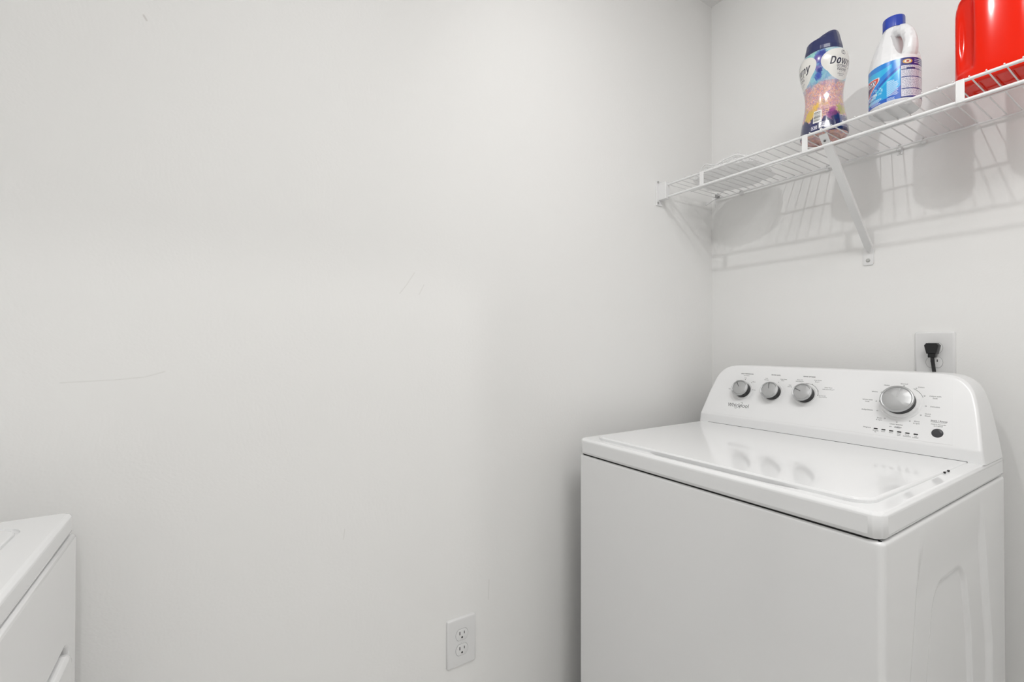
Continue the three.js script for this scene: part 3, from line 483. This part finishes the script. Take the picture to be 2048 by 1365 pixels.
// ------------------------------------------------------------------ bleach bottle
{
  const at = [0.652, TOPY, 0.240], face = Math.atan2(camera.position.x - at[0], camera.position.z - at[2]);
  const t = thing('bleach_bottle', 'white bleach bottle with a blue cap, blue label and looped handle', 'bottle', at);
  const white = P([0.82, 0.82, 0.83], 0.32, { clearcoat: 0.35, clearcoatRoughness: 0.2 });
  const pr = [[0.0001, 0.004], [0.038, 0.003], [0.0445, 0.0002], [0.0485, 0.003], [0.0500, 0.009], [0.0502, 0.030], [0.0502, 0.080], [0.0502, 0.104], [0.0495, 0.114], [0.0470, 0.128], [0.0420, 0.146], [0.0350, 0.166], [0.0275, 0.184], [0.0222, 0.196], [0.0200, 0.203], [0.0190, 0.210]];
  const bg = new THREE.LatheGeometry(new THREE.CatmullRomCurve3(pr.map(([a, b]) => V(a, b, 0)), false, 'catmullrom', 0.3).getPoints(110).map((p) => new THREE.Vector2(Math.max(0, p.x), p.y)), 72, 0);
  const ha = face + 0.80, hx = Math.sin(ha), hz = Math.cos(ha);                 // handle to the right and forward
  { const p = bg.attributes.position;                                            // hollow behind the handle
    for (let i = 0; i < p.count; i++) { const x = p.getX(i), y = p.getY(i), z = p.getZ(i), u = x * hx + z * hz, w = x * hz - z * hx; const k = sm(0.112, 0.135, y) * sm(0.205, 0.188, y) * sm(0.0, 0.03, u) * sm(0.034, 0.012, Math.abs(w)); p.setX(i, x - hx * u * 0.66 * k); p.setZ(i, z - hz * u * 0.66 * k); } }
  piece(t, 'body', smooth(bg, 0.9), white);
  const hp = (u, y) => [hx * u, y, hz * u];
  const hc = new THREE.CatmullRomCurve3([hp(0.006, 0.190), hp(0.018, 0.1905), hp(0.029, 0.182), hp(0.0375, 0.166), hp(0.0420, 0.146), hp(0.0400, 0.126), hp(0.032, 0.110)].map((q) => V(...q)));
  const hg = new THREE.TubeGeometry(hc, 50, 0.0128, 18, false);
  { const p = hg.attributes.position; for (let i = 0; i < p.count; i++) { const k = 1 + 0.35 * sm(0.165, 0.118, p.getY(i)); const w = p.getX(i) * hz - p.getZ(i) * hx; p.setX(i, p.getX(i) + hz * w * (k - 1)); p.setZ(i, p.getZ(i) - hx * w * (k - 1)); } }
  piece(t, 'handle', smooth(hg, 0.9), white);
  piece(t, 'cap', smooth(lathe([[0, 0.202], [0.0216, 0.202], [0.0216, 0.225], [0.0208, 0.2280], [0.018, 0.2288], [0, 0.2290]], 56), 0.5), P([0.010, 0.045, 0.40], 0.38, { clearcoat: 0.3 }), [0, 0, 0], 'royal blue screw cap');
  // wrap label
  const W = 2048, H = 620, h0 = 0.013, h1 = 0.1060, [c, g] = canvas(W, H);
  const X = (d) => (0.5 + d / 360) * W, Y = (h) => H - (h - h0) / (h1 - h0) * H;
  g.fillStyle = '#18a3e2'; g.fillRect(0, 0, W, H);
  g.fillStyle = '#1f86dc'; g.beginPath(); g.moveTo(X(-90), Y(0.106)); g.lineTo(X(15), Y(0.106)); g.lineTo(X(15), Y(0.085)); g.bezierCurveTo(X(-20), Y(0.062), X(-40), Y(0.045), X(-90), Y(0.020)); g.fill();
  g.fillStyle = '#2fb6e8'; g.beginPath(); g.moveTo(X(-140), Y(0.10)); g.bezierCurveTo(X(-60), Y(0.100), X(-40), Y(0.085), X(-5), Y(0.0985)); g.lineTo(X(-5), Y(0.09)); g.bezierCurveTo(X(-35), Y(0.072), X(-55), Y(0.060), X(-140), Y(0.05)); g.fill();
  g.strokeStyle = '#1458b8'; g.lineWidth = 34; g.beginPath(); g.moveTo(X(20), Y(0.092)); g.bezierCurveTo(X(-15), Y(0.070), X(-40), Y(0.050), X(-90), Y(0.018)); g.stroke();
  g.strokeStyle = '#36c2e6'; g.lineWidth = 20; g.beginPath(); g.moveTo(X(18), Y(0.084)); g.bezierCurveTo(X(-15), Y(0.062), X(-40), Y(0.042), X(-90), Y(0.010)); g.stroke();
  g.fillStyle = '#1a5fc4'; g.fillRect(0, Y(0.0215), W, H);
  g.fillStyle = '#1758bf'; g.beginPath(); g.moveTo(X(15), Y(0.045)); g.lineTo(X(-20), Y(0.018)); g.lineTo(X(15), Y(0.018)); g.fill();
  // red lozenge with the name
  const logo = (d) => { g.save(); g.translate(X(d), Y(0.066)); const a = 200, b = 118; const loz = (k) => { g.beginPath(); g.moveTo(-a * k, -b * 0.55 * k); g.quadraticCurveTo(0, -b * 0.95 * k, a * k, -b * 0.62 * k); g.quadraticCurveTo(a * 1.08 * k, -b * 0.2 * k, a * 0.8 * k, b * 0.1 * k); g.lineTo(0, b * 1.25 * k); g.lineTo(-a * 0.8 * k, b * 0.1 * k); g.quadraticCurveTo(-a * 1.08 * k, -b * 0.2 * k, -a * k, -b * 0.55 * k); g.closePath(); g.fill(); };
    g.fillStyle = '#e9e9ee'; loz(1.16); g.fillStyle = '#d8402f'; loz(1.07); g.fillStyle = '#e9e9ee'; loz(0.87); g.fillStyle = '#22306a'; loz(0.83);
    g.fillStyle = '#f4f4f6'; g.font = 'bold 104px sans-serif'; g.textAlign = 'center'; g.textBaseline = 'middle'; g.scale(0.80, 1); g.fillText('CLOROX', 0, -26); g.restore(); };
  logo(-74);
  g.fillStyle = '#eaf4fa'; for (let k = 0; k < 60; k++) { g.globalAlpha = 0.35; g.beginPath(); g.arc(X(-50 + rnd() * 24), Y(0.036 + rnd() * 0.018), 3 + rnd() * 10, 0, 7); g.fill(); } g.globalAlpha = 1;
  g.fillStyle = '#f2f4f8'; g.font = 'bold 44px sans-serif'; g.textAlign = 'center'; g.fillText('DISINFECTING', X(-66), Y(0.0385)); g.fillText('BLEACH', X(-58), Y(0.0325)); g.fillStyle = '#c23b30'; g.fillRect(X(-92), Y(0.0300), X(-44) - X(-92), 5);
  g.fillStyle = '#e8f0f8'; for (let k = 0; k < 5; k++) g.fillRect(X(-70 + k * 3), Y(0.0270 - 0.0027 * k), X(-28 - rnd() * 8) - X(-70 + k * 3), 6);
  for (let k = 0; k < 16; k++) { g.fillStyle = 'rgba(240,246,250,0.85)'; g.fillRect(X(-16), Y(0.0600 - 0.0023 * k), X(k < 2 ? 0 : 9 - rnd() * 4) - X(-16), 7); }
  for (let k = 0; k < 4; k++) { g.fillStyle = 'rgba(235,240,250,0.85)'; g.fillRect(X(-16), Y(0.0200 - 0.0020 * k), X(2 - rnd() * 8) - X(-16), 6); }
  // directions panel
  g.fillStyle = '#1c2a7c'; g.fillRect(X(13), 0, X(112) - X(13), H);
  g.fillStyle = '#e4e3ec'; g.fillRect(X(14.5), Y(0.0880), X(110) - X(14.5), Y(0.0165) - Y(0.0880));
  g.fillStyle = '#d8a24c'; g.beginPath(); g.ellipse(X(29), Y(0.0972), 66, 36, 0, 0, 7); g.fill(); g.fillStyle = '#e9e7df'; g.beginPath(); g.ellipse(X(29), Y(0.0972), 46, 24, 0, 0, 7); g.fill(); g.fillStyle = '#b8452f'; g.beginPath(); g.ellipse(X(29), Y(0.0972), 22, 14, 0, 0, 7); g.fill();
  g.fillStyle = '#dfe3f2'; for (let k = 0; k < 3; k++) g.fillRect(X(46), Y(0.1020 - 0.0040 * k), X(70) - X(46), 9);
  g.fillStyle = '#2a357e'; for (const h of [0.0800, 0.0620, 0.0350]) { g.fillRect(X(15), Y(h), X(108) - X(15), 12); }
  g.fillStyle = '#1b246a'; g.fillRect(X(26), Y(0.0826), X(48) - X(26), 20);
  for (let h = 0.0860; h > 0.018; h -= 0.0021) { g.fillStyle = 'rgba(50,60,110,0.85)'; let x = X(16); while (x < X(108)) { const w = 8 + rnd() * 34; g.fillRect(x, Y(h), w, 5); x += w + 7; } }
  const lab = new THREE.CylinderGeometry(0.0505, 0.0505, h1 - h0, 96, 1, true, face - Math.PI, 2 * Math.PI).translate(0, (h0 + h1) / 2, 0);
  piece(t, 'label', lab, P([1, 1, 1], 0.25, { map: ctex(c), clearcoat: 0.8, clearcoatRoughness: 0.08 }), [0, 0, 0], 'blue and white wrap label');
}

// ------------------------------------------------------------------ red detergent jug
{
  const at = [0.838, TOPY, 0.208], t = thing('detergent_jug', 'glossy red detergent jug with a moulded grip, cut off by the picture edge', 'jug', at);
  const red = P([0.84, 0.017, 0.003], 0.12, { specularIntensity: 0.55 });
  const rows = [[0, 0.004], [0.70, 0.004], [0.80, 0.0005], [0.88, 0.0005], [0.955, 0.004], [0.99, 0.012], [1, 0.024], [1, 0.06], [1, 0.10], [1, 0.14], [0.995, 0.170], [0.975, 0.186], [0.92, 0.199], [0.82, 0.210], [0.66, 0.220], [0.48, 0.229], [0.36, 0.237], [0.31, 0.246], [0.31, 0.254]];
  const cv = new THREE.CatmullRomCurve3(rows.map(([a, b]) => V(a, b, 0)), false, 'catmullrom', 0.25).getPoints(150);
  const N = 160, pos = [], idx = [];
  cv.forEach((q) => { for (let i = 0; i < N; i++) {
    const a = i / N * 2 * Math.PI, e = 2 / 2.7, sx = Math.sign(Math.sin(a)) * Math.abs(Math.sin(a)) ** e, sz = Math.sign(Math.cos(a)) * Math.abs(Math.cos(a)) ** e, nk = sm(0.215, 0.24, q.y);
    let x = q.x * ((0.081) * (1 - nk) + 0.075 * nk) * sx, z = q.x * (0.0575 * (1 - nk) + 0.075 * nk) * sz;
    // grip pressed into the front near the left end
    const u = (x + 0.059) / 0.0165, w = (q.y - 0.112) / 0.082, d = Math.abs(w) < 1 && z > 0 ? sm(-1.5, 0.1, u) * sm(1.25, 0.6, u) * Math.pow(1 - w * w, 0.5) : 0;
    z -= 0.020 * d; pos.push(x, q.y, z);
  } });
  for (let j = 0; j + 1 < cv.length; j++) for (let i = 0; i < N; i++) { const a = j * N + i, b = j * N + (i + 1) % N; idx.push(a, b, a + N, b, b + N, a + N); }
  const g = new THREE.BufferGeometry(); g.setAttribute('position', new THREE.Float32BufferAttribute(pos, 3)); g.setIndex(idx); g.computeVertexNormals();
  piece(t, 'body', g, red);
  piece(t, 'cap', smooth(lathe([[0.0225, 0.246], [0.0275, 0.246], [0.0268, 0.284], [0.0245, 0.288], [0, 0.288]], 48), 0.5), red);
}

// ------------------------------------------------------------------ mesh laundry bag lying on the shelf
{
  const at = [0.185, TOPY, 0.155], t = thing('mesh_laundry_bag', 'crumpled white mesh laundry bag at the wall end of the wire shelf', 'laundry bag', at);
  const sz = 64, d = new Uint8Array(sz * sz * 4);
  for (let j = 0; j < sz; j++) for (let i = 0; i < sz; i++) { const a = Math.hypot(i - 31.5, j - 31.5) < 22 ? 0 : 255; d.set([a, a, a, 255], (j * sz + i) * 4); }
  const at2 = new THREE.DataTexture(d, sz, sz); at2.wrapS = at2.wrapT = THREE.RepeatWrapping; at2.magFilter = THREE.LinearFilter; at2.minFilter = THREE.LinearFilter; at2.repeat.set(1 / 0.0034, 1 / 0.0034); at2.needsUpdate = true;
  const net = P([0.90, 0.90, 0.90], 1, { alphaMap: at2, transparent: true, side: THREE.DoubleSide, transmission: 0.4, thickness: 0 });
  const N = 110, K = 34, mk = (top) => {
    const pos = [], uv = [], idx = [];
    for (let j = 0; j <= K; j++) for (let i = 0; i < N; i++) {
      const a = i / N * 2 * Math.PI, r = j / K, out = 1 + 0.09 * n2(Math.cos(a) * 1.3 + 4, Math.sin(a) * 1.3) + 0.03 * n2(Math.cos(a) * 4, Math.sin(a) * 4 + 9);
      const e = 2 / 2.6, cx = Math.sign(Math.cos(a)) * Math.abs(Math.cos(a)) ** e, cz = Math.sign(Math.sin(a)) * Math.abs(Math.sin(a)) ** e;
      const x = 0.118 * out * r * cx - 0.02 * r * cz * -1, z = 0.122 * out * r * cz;
      let y = 0.0012;
      if (top) {
        const edge = Math.sqrt(Math.max(0, 1 - r ** 4));
        y += edge * (0.021 + 0.010 * n2(x * 16 + 3, z * 16) + 0.006 * n2(x * 45, z * 45 + 2) + 0.030 * Math.exp(-(((x - 0.055) / 0.05) ** 2) - (((z - 0.055) / 0.06) ** 2)) + 0.018 * Math.exp(-(((x + 0.035) / 0.022) ** 2) - (((z - 0.085) / 0.03) ** 2)));
      }
      pos.push(x, Math.max(0.0010, y), z); uv.push(x, z);
    }
    for (let j = 0; j < K; j++) for (let i = 0; i < N; i++) { const a = j * N + i, b = j * N + (i + 1) % N; idx.push(a, a + N, b, b, a + N, b + N); }
    const g = new THREE.BufferGeometry(); g.setAttribute('position', new THREE.Float32BufferAttribute(pos, 3)); g.setAttribute('uv', new THREE.Float32BufferAttribute(uv, 2)); g.setIndex(idx); g.computeVertexNormals(); return g;
  };
  const body = piece(t, 'netting', mergeGeometries([mk(true), mk(false)]), net);
  const cloth = S([0.84, 0.84, 0.84], 0.8);
  piece(t, 'hem', tube([[-0.055, 0.004, 0.112], [-0.035, 0.026, 0.116], [-0.022, 0.029, 0.117], [0.0, 0.019, 0.119], [0.02, 0.016, 0.119], [0.045, 0.024, 0.116], [0.08, 0.028, 0.105], [0.11, 0.012, 0.085]], 0.0020, 60, 8), cloth);
  piece(t, 'drawstring', tube([[-0.060, 0.003, -0.085], [-0.110, 0.006, -0.112], [-0.145, -0.004, -0.128], [-0.153, -0.018, -0.130], [-0.153, -0.040, -0.131]], 0.0020, 40, 8), cloth);
  piece(t, 'drawstring', tube([[-0.145, -0.004, -0.128], [-0.153, -0.012, -0.122], [-0.162, -0.022, -0.110], [-0.172, -0.032, -0.098]], 0.0027, 30, 8), cloth);
  piece(t, 'cord_lock', rbox(-0.151, -0.137, -0.008, 0.008, -0.135, -0.122, 0.003), S([0.33, 0.33, 0.33], 0.5), [0, 0, 0], 'grey cord lock');
  void body;
}

scene.traverse((o) => { if (o.isMesh) { o.castShadow = true; o.receiveShadow = true; } });
renderer.render(scene, camera);
